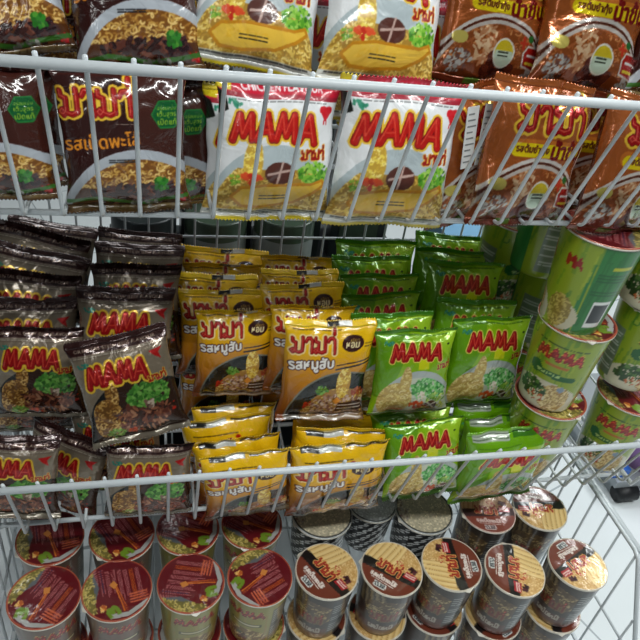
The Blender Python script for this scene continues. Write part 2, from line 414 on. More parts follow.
def art_duck():
    c = Cv(1, 1.16, 340, (48, 20, 18))
    c.put((c.X > .62) & (c.Y > .45), (70, 34, 26), .7); c.rect(0, 1, 1.08, 1.16, (60, 24, 20))
    c.put(c.ellm(.60, .0, .62, .54), (172, 178, 186)); bowl = c.ellm(.60, -.02, .56, .48); c.put(bowl, (84, 46, 20))
    c.noodles(bowl & (c.Y > .22), (.08, .98, .2, .47), 200, .028, .0065, ((212, 168, 88), (232, 196, 120), (160, 110, 46), (190, 146, 70)), (120, 74, 28))
    c.blobs(.56, .16, .36, .08, 90, .05, ((58, 24, 20), (92, 46, 34), (120, 70, 54), (40, 16, 16)), bowl, flat=.4)
    c.blobs(.80, .20, .10, .07, 40, .035, ((40, 18, 24), (70, 36, 36), (30, 14, 20)), flat=.5)
    c.blobs(.78, .25, .06, .05, 24, .026, ((50, 130, 40), (36, 104, 30), (80, 150, 50)))
    c.blobs(.93, .12, .04, .05, 10, .014, ((170, 20, 24), (196, 40, 36)))
    c.seg([(.02, .10), (.25, .13), (.55, .08), (.98, .13)], .018, (60, 110, 40)); c.rect(0, 1, 0, .07, (84, 58, 30)); c.lines(.05, .95, .01, .06, 2, (130, 110, 70), .005)
    c.blobs(.62, .08, .10, .03, 14, .02, ((150, 150, 140), (110, 110, 100)))
    thai_logo(c, .30, .90, .54, .25, .02, b=.022, o=.022)
    h = [(.85 + .125 * math.cos(a), .81 + .115 * math.sin(a)) for a in [i * PI / 3 for i in range(6)]]
    c.poly(h, (14, 84, 40)); c.seg(h, .006, (30, 110, 50), closed=True)
    for i, t in enumerate(('อร่อยแน่น', 'เต็มสูตร', 'เป็ดแท้')): c.text(t, .85, .862 - i * .052, .15, None, (176, 200, 50))
    c.text('รสเป็ดพะโล้', .32, .61, .60, None, (220, 138, 40), bold=.004, rot=.08)
    c.lines(.44, .64, .735, .75, 1, (150, 140, 130), .003)
    c.lines(.36, .58, .43, .47, 2, (30, 30, 34), .006)
    return c
def art_copper():
    c = Cv(1, 1.16, 340, (160, 84, 36))
    c.put((c.Y > .9), (176, 96, 46), .6)
    c.put(c.ellm(.5, .10, .56, .48), (214, 206, 200)); c.put(c.ellm(.5, .09, .54, .46), (90, 40, 22)); c.put(c.ellm(.5, .09, .52, .44), (200, 190, 182)); bowl = c.ellm(.5, .08, .50, .42); c.put(bowl, (126, 60, 26))
    c.noodles(bowl & (c.Y > .18), (.02, .98, .15, .52), 260, .026, .006, ((190, 112, 60), (206, 136, 80), (150, 76, 36), (170, 92, 46)), (140, 72, 32))
    c.blobs(.36, .34, .11, .16, 60, .04, ((212, 170, 130), (190, 130, 90), (226, 190, 150)), bowl, flat=.35)
    c.blobs(.53, .17, .14, .11, 60, .045, ((70, 26, 18), (96, 40, 26), (50, 18, 14)), bowl)
    c.ell(.12, .36, .07, .05, (206, 190, 96)); c.blobs(.15, .18, .11, .09, 60, .02, ((150, 146, 140), (190, 186, 180), (110, 70, 60)))
    c.put(c.ellm(.56, .28, .115, .12), (232, 228, 214)); c.put(c.ellm(.56, .28, .10, .105), (214, 190, 40)); c.put(c.ellm(.56, .26, .10, .09) & (c.Y < .30), (196, 212, 190)); c.lines(.50, .62, .245, .30, 2, (40, 44, 30), .007)
    c.poly([(.76, .30), (.80, .36), (1.0, .36), (1.0, .17), (.78, .20)], (170, 30, 24)); c.seg([(.76, .30), (.80, .36), (1.0, .36), (1.0, .17), (.78, .20)], .007, (224, 216, 206), closed=True); c.lines(.81, .97, .25, .33, 1, (240, 235, 230), .011); c.lines(.81, .97, .20, .26, 1, (240, 210, 60), .011)
    c.ell(.82, .42, .03, .03, (40, 110, 50)); c.seg([(.75, .42), (.75, .34)], .014, (196, 60, 36)); c.seg([(.72, .38), (.79, .38)], .012, (196, 60, 36))
    c.blobs(.88, .12, .09, .05, 30, .02, ((190, 186, 180), (150, 146, 140)))
    c.rect(0, 1, 0, .06, (112, 46, 26)); c.rect(.3, .42, .02, .07, (90, 120, 40)); c.rect(.8, .95, .0, .05, (100, 130, 40))
    c.seg([(.20, .65), (.93, .66)], .062, (196, 110, 40)); c.seg([(.22, .63), (.90, .64)], .052, (232, 206, 20))
    c.text('รสต้มยำกุ้ง', .38, .637, .32, None, (90, 30, 20), bold=.004)
    c.text('น้ำข้น', .74, .655, .34, None, (120, 18, 16), bold=.008, rot=.05)
    thai_logo(c, .52, .88, .66, .25, .0, b=.022, o=.020)
    return c
BACKCOL = dict(beef=(74, 58, 48), pork=(120, 66, 26), veg=(58, 112, 26), chicken=(150, 152, 150), duck=(44, 20, 18), copper=(140, 72, 34), pork_low=(206, 160, 24), veg_low=(70, 126, 26))
ART = dict(beef=art_beef, pork=art_pork, veg=art_veg, chicken=art_chicken, duck=art_duck, copper=art_copper, pork_low=art_pork_low, veg_low=art_veg_low)
PM = dict(beef=mat('taupe_foil_print', (110, 95, 80), .24, .4, .6, .9, 26, True),
          pork=mat('yellow_film_print', (230, 180, 20), .24, .0, .8, .8, 26, True),
          veg=mat('green_film_print', (100, 160, 20), .22, .15, .8, .85, 26, True),
          chicken=mat('white_film_print', (225, 225, 225), .28, .0, .6, .75, 26, True),
          duck=mat('maroon_film_print', (50, 22, 20), .20, .0, .9, .9, 26, True),
          copper=mat('copper_foil_print', (165, 85, 40), .22, .5, .6, .95, 24, True))
PM['pork_low'] = PM['pork']; PM['veg_low'] = PM['veg']
PW, PH, PT = 0.135, 0.152, 0.037
VS = 0.90
def vnoise(seed):
    rg = np.random.RandomState(seed); K = [(rg.uniform(-1, 1) * 7, rg.uniform(-1, 1) * 7, rg.uniform(0, 6.28), rg.uniform(.4, 1)) for _ in range(9)]
    def f(u, v):
        s = 0
        for a, b, p, w in K:
            s = s + w * (1 - 2 * np.abs(np.sin((a * u + b * v + p + .6 * np.sin(2.1 * v + a)) * .5)))
        return s / 4.0
    return f
_pk = {}
def pack_meshes(kind, var):
    if (kind, var) in _pk: return _pk[(kind, var)]
    if kind not in _pk: _pk[kind] = ART[kind]()
    c = _pk[kind]; nz = vnoise(hash((len(kind), var)) % 1000 + var * 17); rg = np.random.RandomState(var * 7 + len(kind))
    ph = rg.uniform(0, 6.28, 6); fl = rg.uniform(-.6, .6, 2); bend = rg.uniform(-.002, .004)
    def pos(u, v, s):
        vb = np.clip(v / VS, -1, 1); tv = (1 - np.abs(vb) ** 3.4) ** .8; tu = (1 - np.abs(u) ** 5) ** .6
        seal = np.clip((np.abs(v) - VS) / (1 - VS), 0, 1)
        near = np.exp(-((1 - np.abs(vb)) / .14) ** 2)
        rip = .0022 * np.sin(u * (11 + 3 * np.sin(ph[0])) + ph[1] + v * 2) * near * (1 - seal * .5)
        y = -s * PT / 2 * tv * tu + nz(u, v) * .0040 * (0.35 + 0.65 * tu) + rip * tu
        y = y + np.sign(v) * 0 + np.where(v > 0, fl[0], fl[1]) * seal * .014 + bend * u * u
        wob = .012 * np.sin(v * 3.4 + ph[2]) + .008 * np.sin(v * 11 + ph[3] + np.sign(u))
        x = u * PW / 2 * (1 - .075 * tv + wob)
        z = v * PH / 2 + .0012 * np.sin(u * 4 + ph[4]) * np.abs(v) + PH / 2
        return np.stack([x, y, z], -1)
    NU, NV = (150, 160) if kind in ('chicken', 'copper', 'duck') else (124, 132)
    def sheet(us, vs, s, off, art=True, colr=None):
        U, V = np.meshgrid(us, vs); P = pos(U, V, s).reshape(-1, 3)
        if art: Cc = lin(c.sample((U + 1) / 2, (V + 1) / 2 * 1.16)).reshape(-1, 3)
        else: Cc = np.tile(lin(colr), (P.shape[0], 1))
        n = len(us); F_ = []
        for i in range(len(vs) - 1):
            for j in range(n - 1):
                a = off + i * n + j; q = (a, a + 1, a + n + 1, a + n); F_.append(q if s > 0 else q[::-1])
        return P, F_, Cc
    t = np.linspace(-1, 1, NU); us = np.sin(t * PI / 2) * .35 + t * .65
    vs = np.linspace(-VS, VS, NV)
    P1, F1, C1 = sheet(us, vs, 1, 0)
    ub = np.sin(np.linspace(-1, 1, 16) * PI / 2)
    P2, F2, C2 = sheet(ub, vs, -1, len(P1), False, BACKCOL[kind])
    w = grid_mesh('wrapper', np.vstack([P1, P2]), F1 + F2, np.vstack([C1, C2]), PM[kind])
    seals = []
    for sg in (1, -1):
        us2 = np.linspace(-1, 1, 67); vs2 = np.array([VS - .01, VS + .02, VS + .05, .975, 1.0])
        if sg < 0: vs2 = -vs2[::-1]
        A = sheet(us2, vs2, 1, 0); n = len(us2); rows = len(vs2)
        P = A[0].reshape(rows, n, 3).copy()
        end = rows - 1 if sg > 0 else 0
        P[end, ::2, 2] -= sg * .0022
        # pressed ribs
        for k in range(rows): P[k, :, 1] += .0003 * (-1) ** k
        fr = P.copy(); bk = P.copy(); fr[..., 1] -= .0004; bk[..., 1] += .0004
        fr = fr.reshape(-1, 3); bk = bk.reshape(-1, 3); N = len(fr)
        Fc = A[1] + [tuple(i + N for i in q[::-1]) for q in A[1]]
        ring = [j for j in range(n)] + [k * n + n - 1 for k in range(1, rows)] + [(rows - 1) * n + j for j in range(n - 2, -1, -1)] + [k * n for k in range(rows - 2, 0, -1)]
        for a, b in zip(ring, ring[1:] + ring[:1]): Fc.append((b, a, a + N, b + N))
        Cb = A[2] * .8 + .2 * lin(BACKCOL[kind])
        seals.append(grid_mesh('crimped_seal', np.vstack([fr, bk]), Fc, np.vstack([A[2], Cb]), PM[kind]))
    _pk[(kind, var)] = (w, seals); return _pk[(kind, var)]
CNT = {}
def pack(kind, px, py, wpx, Y, tilt, roll, yaw, label, group, var=None, smax=1.2, smin=.9, hs=1.0):
    """one noodle packet whose middle stands at depth Y; tilt leans it back, roll turns it in its own plane"""
    CNT[kind] = CNT.get(kind, 0) + 1
    var = CNT[kind] % 3 if var is None else var
    w, seals = pack_meshes(kind, var)
    P = at_y(px, py, Y)
    R = Matrix.Rotation(math.radians(yaw), 4, 'Z') @ Matrix.Rotation(math.radians(-tilt), 4, 'X') @ Matrix.Rotation(math.radians(-roll), 4, 'Y')
    ax = np.array(R @ Vector((1, 0, 0))); a = proj(P - ax * PW / 2); b = proj(P + ax * PW / 2)
    s0 = wpx / math.hypot(b[0] - a[0], b[1] - a[1]); s = max(smin, min(smax, s0))
    if abs(s - s0) > .02: print('PACKSCALE', kind, px, py, round(s0, 2))
    base = Vector(P) - R @ Vector((0, 0, PH / 2 * s * hs))
    root = bpy.data.objects.new('noodle_packet', None); root.empty_display_size = .02
    link(root); root.matrix_world = Matrix.Translation(base) @ R @ Matrix.Diagonal((s, s, s * hs, 1))
    tag(root, label, 'instant noodle packet', group)
    for nm, me in [('wrapper', w), ('crimped_seal', seals[0]), ('crimped_seal', seals[1])]:
        link(bpy.data.objects.new(nm, me), root)
    return root

# ------------------------------------------------------------------ cups
def art_green_cup():
    c = Cv(3.14, 1.3, 150, (142, 164, 36)); rg = c.rg
    for i in range(90):
        x = rg.uniform(0, 3.14); y = rg.uniform(0, 1.3); c.seg([(x, y), (x + .05, y + rg.uniform(.2, .5))], rg.uniform(.008, .03), [(150, 176, 40), (90, 140, 34), (176, 190, 60), (60, 120, 36)][rg.randint(4)], .45)
    c.rect(2.05, 2.95, 0, 1.3, (40, 122, 56)); c.poly([(1.95, 0), (2.05, 0), (2.05, 1.3)], (40, 122, 56))
    for i in range(14):
        x = rg.uniform(2.05, 2.95); c.seg([(x, rg.uniform(0, .5)), (x + .06, rg.uniform(.7, 1.3))], .014, (28, 104, 46), .6)
    # front panel centred at x=1.0
    mama(c, .68, .86, .66, .16, yel=(210, 190, 60), red=(150, 24, 20), oc=.35, sh=.1)
    c.lines(.64, 1.36, 1.09, 1.13, 1, (50, 80, 20), .008); c.lines(.85, 1.2, .77, .80, 1, (180, 110, 40), .016)
    c.ell(.72, .66, .10, .10, (24, 96, 44)); c.seg([(.72, .64), (1.32, .60)], .05, (24, 96, 44)); c.text('VEGETABLE', .92, .635, .4, .045, (170, 200, 120))
    c.ell(.50, 1.12, .05, .05, (60, 120, 40)); c.ell(.50, 1.12, .035, .035, (150, 170, 60))
    c.ell(.95, .16, .62, .34, (206, 200, 176)); 
    c.noodles(c.ellm(1.16, .24, .26, .24), (.8, 1.6, 0, .6), 200, .05, .010, ((212, 186, 120), (228, 206, 150), (176, 140, 80)), (170, 136, 78))
    c.blobs(.74, .30, .26, .14, 110, .04, ((50, 90, 40), (36, 70, 34), (90, 130, 60))); c.blobs(.86, .18, .16, .07, 30, .035, ((200, 110, 60), (220, 210, 180), (180, 80, 40)))
    c.ell(1.22, .42, .06, .05, (130, 150, 170))
    # nutrition text panel and bar code at the back
    c.rect(.02, .40, .10, .95, (112, 128, 104)); c.lines(.05, .38, .14, .92, 15, (190, 196, 186), .008)
    c.seg([(2.28, 1.02), (2.52, 1.02)], .025, (180, 186, 40)); c.lines(2.12, 2.68, .62, .98, 9, (20, 90, 44), .009)
    c.barcode(2.36, .34, .30, .40); 
    c.ell(1.86, .22, .22, .20, (196, 190, 160)); c.noodles(c.ellm(1.76, .28, .20, .24), (1.5, 2.0, 0, .55), 90, .05, .010, ((180, 160, 80), (200, 180, 100)), (140, 120, 50))
    c.text('MA', 1.78, .98, .22, .14, (150, 24, 20), bold=.012)
    return c
def art_pale_cup(base=(150, 142, 70), logo=(120, 30, 24)):
    def f():
        c = Cv(3.14, 1.2, 150, base); rg = c.rg
        for i in range(60):
            x = rg.uniform(0, 3.14); c.seg([(x, rg.uniform(0, 1.2)), (x + .02, rg.uniform(0, 1.2))], .016, tuple(min(255, int(k * rg.uniform(.8, 1.2))) for k in base), .4)
        for x in (.35, 1.92):
            mama(c, x, .84, .66, .15, yel=(190, 160, 80), red=logo, oc=.3, sh=.08)
            c.seg([(x + .1, .62), (x + .6, .62)], .05, tuple(int(k * .6) for k in base)); c.lines(x + .1, x + .6, .60, .64, 1, (200, 190, 150), .012)
            c.noodles(c.ellm(x + .35, .2, .42, .30), (x - .1, x + .8, 0, .5), 140, .05, .010, ((190, 160, 90), (206, 180, 120), (130, 100, 50)), (120, 92, 44))
            c.blobs(x + .2, .26, .2, .1, 30, .04, ((110, 50, 40), (70, 90, 40), (90, 60, 40)))
        c.rect(1.15, 1.6, .1, 1.0, (110, 104, 92)); c.lines(1.18, 1.57, .14, .96, 14, (180, 176, 160), .008)
        return c
    return f
def art_brown_cup():
    c = Cv(3.14, 1.2, 150, (52, 40, 32)); rg = c.rg
    c.put(c.Y < .32, (78, 36, 26)); 
    for x in (.75, 2.3):
        for k in range(5): c.seg([(x - .4 + k * .10, 1.15), (x - .38 + k * .12, .75)], .035, (130, 112, 80)); c.seg([(x - .37 + k * .10, 1.15), (x - .35 + k * .12, .75)], .012, (92, 76, 52))
        c.noodles(c.ellm(x + .15, .72, .42, .30), (x - .3, x + .6, .4, 1.05), 140, .05, .010, ((150, 128, 86), (176, 152, 104), (104, 80, 50)), (84, 64, 40))
        thai_logo(c, x + .12, .56, .48, .24, .0, out=(120, 90, 50), red=(110, 34, 22), b=.02, o=.02)
        c.text('รสเป็ดพะโล้', x + .12, .26, .5, .14, (176, 166, 150), bold=.006)
    c.rect(1.25, 1.65, .1, 1.1, (40, 40, 40)); c.lines(1.28, 1.62, .14, 1.06, 14, (150, 150, 146), .008)
    return c
def art_weave():
    c = Cv(3.14, 1.0, 150, (34, 36, 38))
    n = 30
    for i in range(n):
        for j in range(9):
            x = i * 3.14 / n; y = j * .115; s_ = 1 if (i + j) % 2 else -1
            c.seg([(x, y + .03 * s_), (x + .07, y + .075 - .05 * (s_ < 0))], .016, (232, 236, 236))
    return c
def art_red_lid():
    c = Cv(1, 1, 220, (98, 17, 26)); rg = c.rg
    # text columns, slanting
    for k in range(8):
        x = .20 + k * .085; L0 = .42 + .03 * k; col = (176, 110, 110)
        y0 = .90 - .02 * k if k < 6 else .78
        for q in range(3): c.seg([(x + q * .02, y0), (x + q * .02 + .01, max(.3, y0 - L0 * rg.uniform(.7, 1)))], .0055, (190, 92, 34) if k == 6 else ((40, 50, 90) if (k == 1 and q == 1) else col), .85)
    c.lines(.66, .90, .22, .40, 4, (200, 100, 70), .012)
    c.poly([(0, .92), (.20, .86), (.26, .60), (.18, .36), (0, .20)], (96, 100, 104)); 
    c.noodles((c.X < .20) & (c.Y > .2) & (c.Y < .95), (0, .18, .2, .95), 120, .03, .010, ((180, 160, 80), (206, 186, 110), (120, 110, 50)), (110, 100, 50))
    c.blobs(.27, .25, .06, .05, 16, .03, ((216, 140, 60), (236, 190, 110), (180, 90, 40)))
    c.poly([(.34, .06), (.60, .04), (.92, .18), (.90, .24), (.60, .11), (.36, .14)], (170, 170, 166))
    c.seg([(.48, .56), (.56, .14)], .010, (206, 110, 40)); c.seg([(.50, .56), (.60, .14)], .008, (190, 90, 36))
    c.poly([(.40, .60), (.46, .52), (.52, .58), (.47, .66)], (206, 130, 60))
    c.text('3', .40, .17, .15, .15, (110, 140, 40), bold=.02, rot=1.9)
    c.seg([(.03 + .0, .5), (.03, .5)], .001, (255, 255, 255))
    ring = (np.hypot(c.X - .5, c.Y - .5) > .478); c.put(ring, (170, 84, 60))
    return c
def art_brown_lid():
    c = Cv(1, 1, 260, (112, 52, 36))
    y = c.Y - .08 * (c.X - .5)
    c.put(y > .50, (214, 176, 110))
    c.noodles(y > .52, (.45, 1, .5, 1), 300, .018, .006, ((224, 190, 130), (196, 150, 84), (236, 206, 150)), (204, 160, 96))
    c.put((y > .50) & (c.X < .52 + .1 * (c.Y - .5)), (222, 186, 118))
    for k in range(6):
        pts = [(.02 + k * .085 + .10 * t, .50 + .5 * t - .10 * math.sin(t * 3.1) * (k - 2) * .3) for t in np.linspace(0, 1, 7)]
        c.seg(pts, .022, (232, 202, 140), clip=(y > .5)); c.seg([(a + .034, b_) for a, b_ in pts], .006, (178, 134, 74), clip=(y > .5))
    c.put((y > .36) & (y < .53), (26, 22, 22))
    c.blobs(.80, .66, .07, .05, 16, .03, ((60, 20, 30), (90, 40, 46), (40, 14, 20))); c.poly([(.70, .47), (.90, .47), (.92, .58), (.72, .60)], (170, 30, 40)); c.lines(.73, .89, .50, .57, 2, (230, 200, 190), .010)
    c.blobs(.55, .66, .10, .04, 12, .016, ((180, 60, 50), (200, 90, 60)))
    thai_logo(c, .46, .50, .38, .20, -.05, out=(226, 166, 96), red=(150, 30, 20), b=.014, o=.016); c.seg([(.25, .365), (.60, .355)], .0, (0, 0, 0))
    c.text('รสเป็ดพะโล้', .46, .27, .44, None, (226, 214, 206), bold=.006, rot=-.03); c.seg([(.28, .205), (.66, .19)], .006, (226, 214, 206))
    c.barcode(.46, .12, .20, .10)
    ring = (np.hypot(c.X - .5, c.Y - .5) > .482); c.put(ring, (206, 196, 180))
    return c
def art_pink_lid():
    c = art_brown_lid(); c.a = c.a * .72 + np.array([196, 120, 118]) / 255. * .28; return c
def art_rice_lid(col=(222, 210, 180)):
    def f():
        c = Cv(1, 1, 220, tuple(int(k * .86) for k in col)); rg = c.rg
        for i in range(1000):
            x, y, a = rg.uniform(0, 1), rg.uniform(0, 1), rg.uniform(0, 6.28)
            c.seg([(x, y), (x + .02 * math.cos(a), y + .02 * math.sin(a))], .008, tuple(int(k * (.72, .86, 1.0, 1.12)[i % 4]) for k in col))
        c.blobs(.12, .55, .10, .25, 40, .025, ((130, 100, 96), (150, 130, 120), (170, 160, 150)))
        ring = (np.hypot(c.X - .5, c.Y - .5) > .46); c.put(ring, (60, 60, 60)); c.put(np.hypot(c.X - .5, c.Y - .5) > .485, (180, 184, 184))
        return c
    return f
CART = dict(green=(art_green_cup, art_red_lid), olive=(art_pale_cup((146, 138, 66)), art_red_lid), taupe=(art_pale_cup((112, 90, 76)), art_red_lid),
            brown=(art_brown_cup, art_brown_lid), pink=(art_brown_cup, art_pink_lid), weave=(art_weave, art_rice_lid()), weave_white=(art_weave, art_rice_lid((218, 224, 224))))
CUPM = mat('glossy_printed_paper', (128, 128, 128), .28, 0, .5, .10, 14, True)
LIDM = mat('printed_foil_lid', (128, 60, 50), .30, .10, .7, .40, 22, True)
RIMM = mat('cream_cup_rim', (205, 200, 186), .35, 0, .3)
_cp = {}
def cup_meshes(kind, D, H, taper):
    key = (kind, D)
    if key in _cp: return _cp[key]
    if kind not in _cp: _cp[kind] = (CART[kind][0](), CART[kind][1]())
    cb, cl = _cp[kind]; rt = D / 2 * .955; rb = D / 2 * taper
    # body
    K, NZ = 150, 60
    zs = np.linspace(0, 1, NZ); an = np.arange(K) / K * 2 * PI
    A, Z = np.meshgrid(an, zs); R = rb + (rt - rb) * Z
    R = np.where(Z < .03, R * .985, R)
    P = np.stack([R * np.cos(A), R * np.sin(A), Z * (H - .004)], -1).reshape(-1, 3)
    C = lin(cb.sample(A / (2 * PI) * cb.w, Z * cb.h, .008)).reshape(-1, 3)
    Fc = []
    for i in range(NZ - 1):
        for j in range(K):
            a = i * K + j; b = i * K + (j + 1) % K; Fc.append((a, b, b + K, a + K))
    Fc.append(tuple(range(K - 1, -1, -1)))
    body = grid_mesh('cup_body', P, Fc, C, CUPM)
    # rolled rim
    m = MB(); pr = [(D / 2 * .955 + .0022 * math.cos(t) , H - .004 + .0022 * math.sin(t)) for t in np.linspace(0, 2 * PI, 9)]
    m.lathe(pr, 64); rim = m.mesh('rim', RIMM)
    # lid
    nr, K2 = 46, 120; rs = np.linspace(0, 1, nr + 1)[1:]; an2 = np.arange(K2) / K2 * 2 * PI
    A, R = np.meshgrid(an2, rs); rl = D / 2 * .985
    nz = vnoise(len(kind) * 3 + 1)
    X = R * np.cos(A); Y = R * np.sin(A); zz = H - .001 + nz(X, Y) * .0007 * (1 - R ** 6) - .0012 * (1 - R ** 4)
    P = np.stack([X * rl, Y * rl, zz], -1).reshape(-1, 3); P = np.vstack([[[0, 0, H - .002]], P])
    U = np.concatenate([[.5], (X.ravel() * .5 + .5)]); V = np.concatenate([[.5], (Y.ravel() * .5 + .5)])
    C = lin(cl.sample(U * .999, V * .999, .008))
    Fc = [(0, 1 + j, 1 + (j + 1) % K2) for j in range(K2)]
    for i in range(nr - 1):
        for j in range(K2):
            a = 1 + i * K2 + j; b = 1 + i * K2 + (j + 1) % K2; Fc.append((a, a + K2, b + K2, b))
    n0 = len(P); sk = P[1 + (nr - 1) * K2:].copy(); sk[:, 2] -= .004; sk[:, :2] *= .992
    P = np.vstack([P, sk]); C = np.vstack([C, C[1 + (nr - 1) * K2:]])
    for j in range(K2):
        a = 1 + (nr - 1) * K2 + j; b = 1 + (nr - 1) * K2 + (j + 1) % K2; Fc.append((a, n0 + j, n0 + (j + 1) % K2, b))
    lid = grid_mesh('lid', P, Fc, C, LIDM)
    # pull tab
    m = MB(); tb = [(rl * .97, -.008), (rl * 1.03, -.006), (rl * 1.08, 0), (rl * 1.03, .006), (rl * .97, .008)]
    for dz in (0, -.0008):
        for x, y in tb: m.v.append((x, y, H - .0018 + dz - (x - rl) * .5))
    m.f = [(0, 1, 2, 3, 4), (9, 8, 7, 6, 5)] + [(i, i + 5, (i + 1) % 5 + 5, (i + 1) % 5) for i in range(5)]
    tab = m.mesh('pull_tab', RIMM, False)
    _cp[key] = (body, rim, lid, tab); return _cp[key]
def cup(kind, P, lid_z, D, H, turn, lidturn, label, group, cat='noodle cup', taper=.74, tip=(0, 0), name='noodle_cup'):
    body, rim, lid, tab = cup_meshes(kind, D, H, taper)
    r = empty(name, (P[0], P[1], lid_z - H), label, cat, group); r.rotation_euler = (math.radians(tip[0]), math.radians(tip[1]), 0)
    for nm, me, a in (('cup_body', body, turn), ('rim', rim, 0), ('lid', lid, lidturn)):
        o = link(bpy.data.objects.new(nm, me), r); o.rotation_euler.z = math.radians(a)
        if nm == 'lid':
            t = link(bpy.data.objects.new('pull_tab', tab), o); t.rotation_euler.z = math.radians(200)
    return r

# ------------------------------------------------------------------ setting
fm = bpy.data.materials.new('white_floor_tiles'); fm.use_nodes = True; nt = fm.node_tree; b = nt.nodes['Principled BSDF']
tc = nt.nodes.new('ShaderNodeTexCoord'); mp = nt.nodes.new('ShaderNodeMapping'); mp.inputs['Rotation'].default_value = (0, 0, math.radians(-22))
br = nt.nodes.new('ShaderNodeTexBrick'); br.offset = 0; br.inputs['Scale'].default_value = 1.0
br.inputs['Color1'].default_value = (*lin((222, 228, 230)), 1); br.inputs['Color2'].default_value = (*lin((216, 222, 224)), 1); br.inputs['Mortar'].default_value = (*lin((168, 176, 180)), 1)
br.inputs['Mortar Size'].default_value = .003; br.inputs['Brick Width'].default_value = .6; br.inputs['Row Height'].default_value = .6
nt.links.new(tc.outputs['Object'], mp.inputs[0]); nt.links.new(mp.outputs[0], br.inputs[0]); nt.links.new(br.outputs[0], b.inputs['Base Color']); b.inputs['Roughness'].default_value = .25
m = MB(); m.box((-4, -3, -.05), (5, 6, 0)); fo = m.build('floor', fm, smooth=False); tag(fo, 'white tiled shop floor', None, None, 'structure')

wm = mat('painted_wall', (112, 114, 113), .7, vary=.04, bscale=3)
for nm, a, b_ in (('wall_back', (-4, 6, 0), (5, 6.05, 2.9)), ('wall_front', (-4, -3.05, 0), (5, -3, 2.9)), ('wall_left', (-4.05, -3, 0), (-4, 6, 2.9)), ('wall_right', (5, -3, 0), (5.05, 6, 2.9)), ('ceiling', (-4, -3, 2.9), (5, 6, 2.95))):
    tag(MB().box(a, b_).build(nm, wm, smooth=False), kind='structure')
WIRE = mat('grey_white_wire_coating', (204, 211, 215), .35, 0, .2, .05, 60)
XL, XR = -.30, .83
def basket(zr, yr, zb, yb, yback, label, x0, sp=.04, xl=XL, xr=XR, rr=.0052, wr=.0024, drop=.0065):
    root = empty('wire_basket', ((xl + xr) / 2, yb, zb), label, 'wire basket', 'wire baskets of the display rack')
    off = Vector(root.location)
    def P(mb, name): 
        mb.v = [tuple(Vector(v) - off) for v in mb.v]; return mb.build(name, WIRE, root)
    mb = MB(); mb.tube([(xl, yr, zr - drop), (xr, yr, zr - drop)], rr, 12); P(mb, 'front_rail')
    n0 = math.ceil((xl + .01 - x0) / sp); n1 = math.floor((xr - .01 - x0) / sp)
    dy, dz = yb - yr, zb - zr; L = math.hypot(dy, dz)
    for n in range(n0, n1 + 1):
        x = x0 + n * sp; k = (.0065)
        pts = [(x, yr + k - .002, zr + .0008)]
        pts += [(x, yr + k + dy * .05, zr + dz * .05), (x, yr + k + dy * .9, zr + dz * .9)]
        for q in np.linspace(0, 1, 6)[1:-1]:
            a = Vector((x, yr + k + dy * .92, zr + dz * .92)); b_ = Vector((x, yb + .002, zb)); c_ = Vector((x, yb + .022, zb + .001))
            pts.append(tuple(a * (1 - q) ** 2 + b_ * 2 * q * (1 - q) + c_ * q * q))
        pts += [(x, yb + .024, zb + .001), (x, yback, zb + .001), (x, yback + .004, zb + .09)]
        mb = MB(); mb.tube(pts, wr, 8); P(mb, 'wire')
    for yy in (yb + .030, (yb + yback) / 2, yback - .02):
        mb = MB(); mb.tube([(xl, yy, zb - wr - .0035), (xr, yy, zb - wr - .0035)], .0038, 8); P(mb, 'stiffener_bar')
    mb = MB(); mb.tube([(xl, yback - .004, zb + .085), (xr, yback - .004, zb + .085)], .0038, 8); P(mb, 'back_rail')
    for xs in (xl, xr):
        mb = MB(); mb.tube([(xs, yr, zr - drop), (xs, yback, zr - drop), (xs, yback, zb), (xs, yb, zb), (xs, yr, zr - drop)], .0045, 8)
        nw = 8
        for q in range(1, nw):
            y = yb + (yback - yb) * q / nw; mb.tube([(xs, y, zb), (xs, y, zr)], wr, 6)
        mb.tube([(xs, yr + dy * .5, (zr + zb) / 2), (xs, yback, (zr + zb) / 2)], wr, 6)
        P(mb, 'side_panel')
    return root
YB = 1.07
basket(1.2849, .6091, 1.0954, .6775, YB - .012, 'topmost wire basket, its front rail crossing in front of the white chicken noodle packets', -.0952)
basket(.7692, .5948, .5990, .6486, YB - .012, 'middle wire basket holding the yellow and green packet piles and green cups', -.1876, rr=.0048, drop=.005)
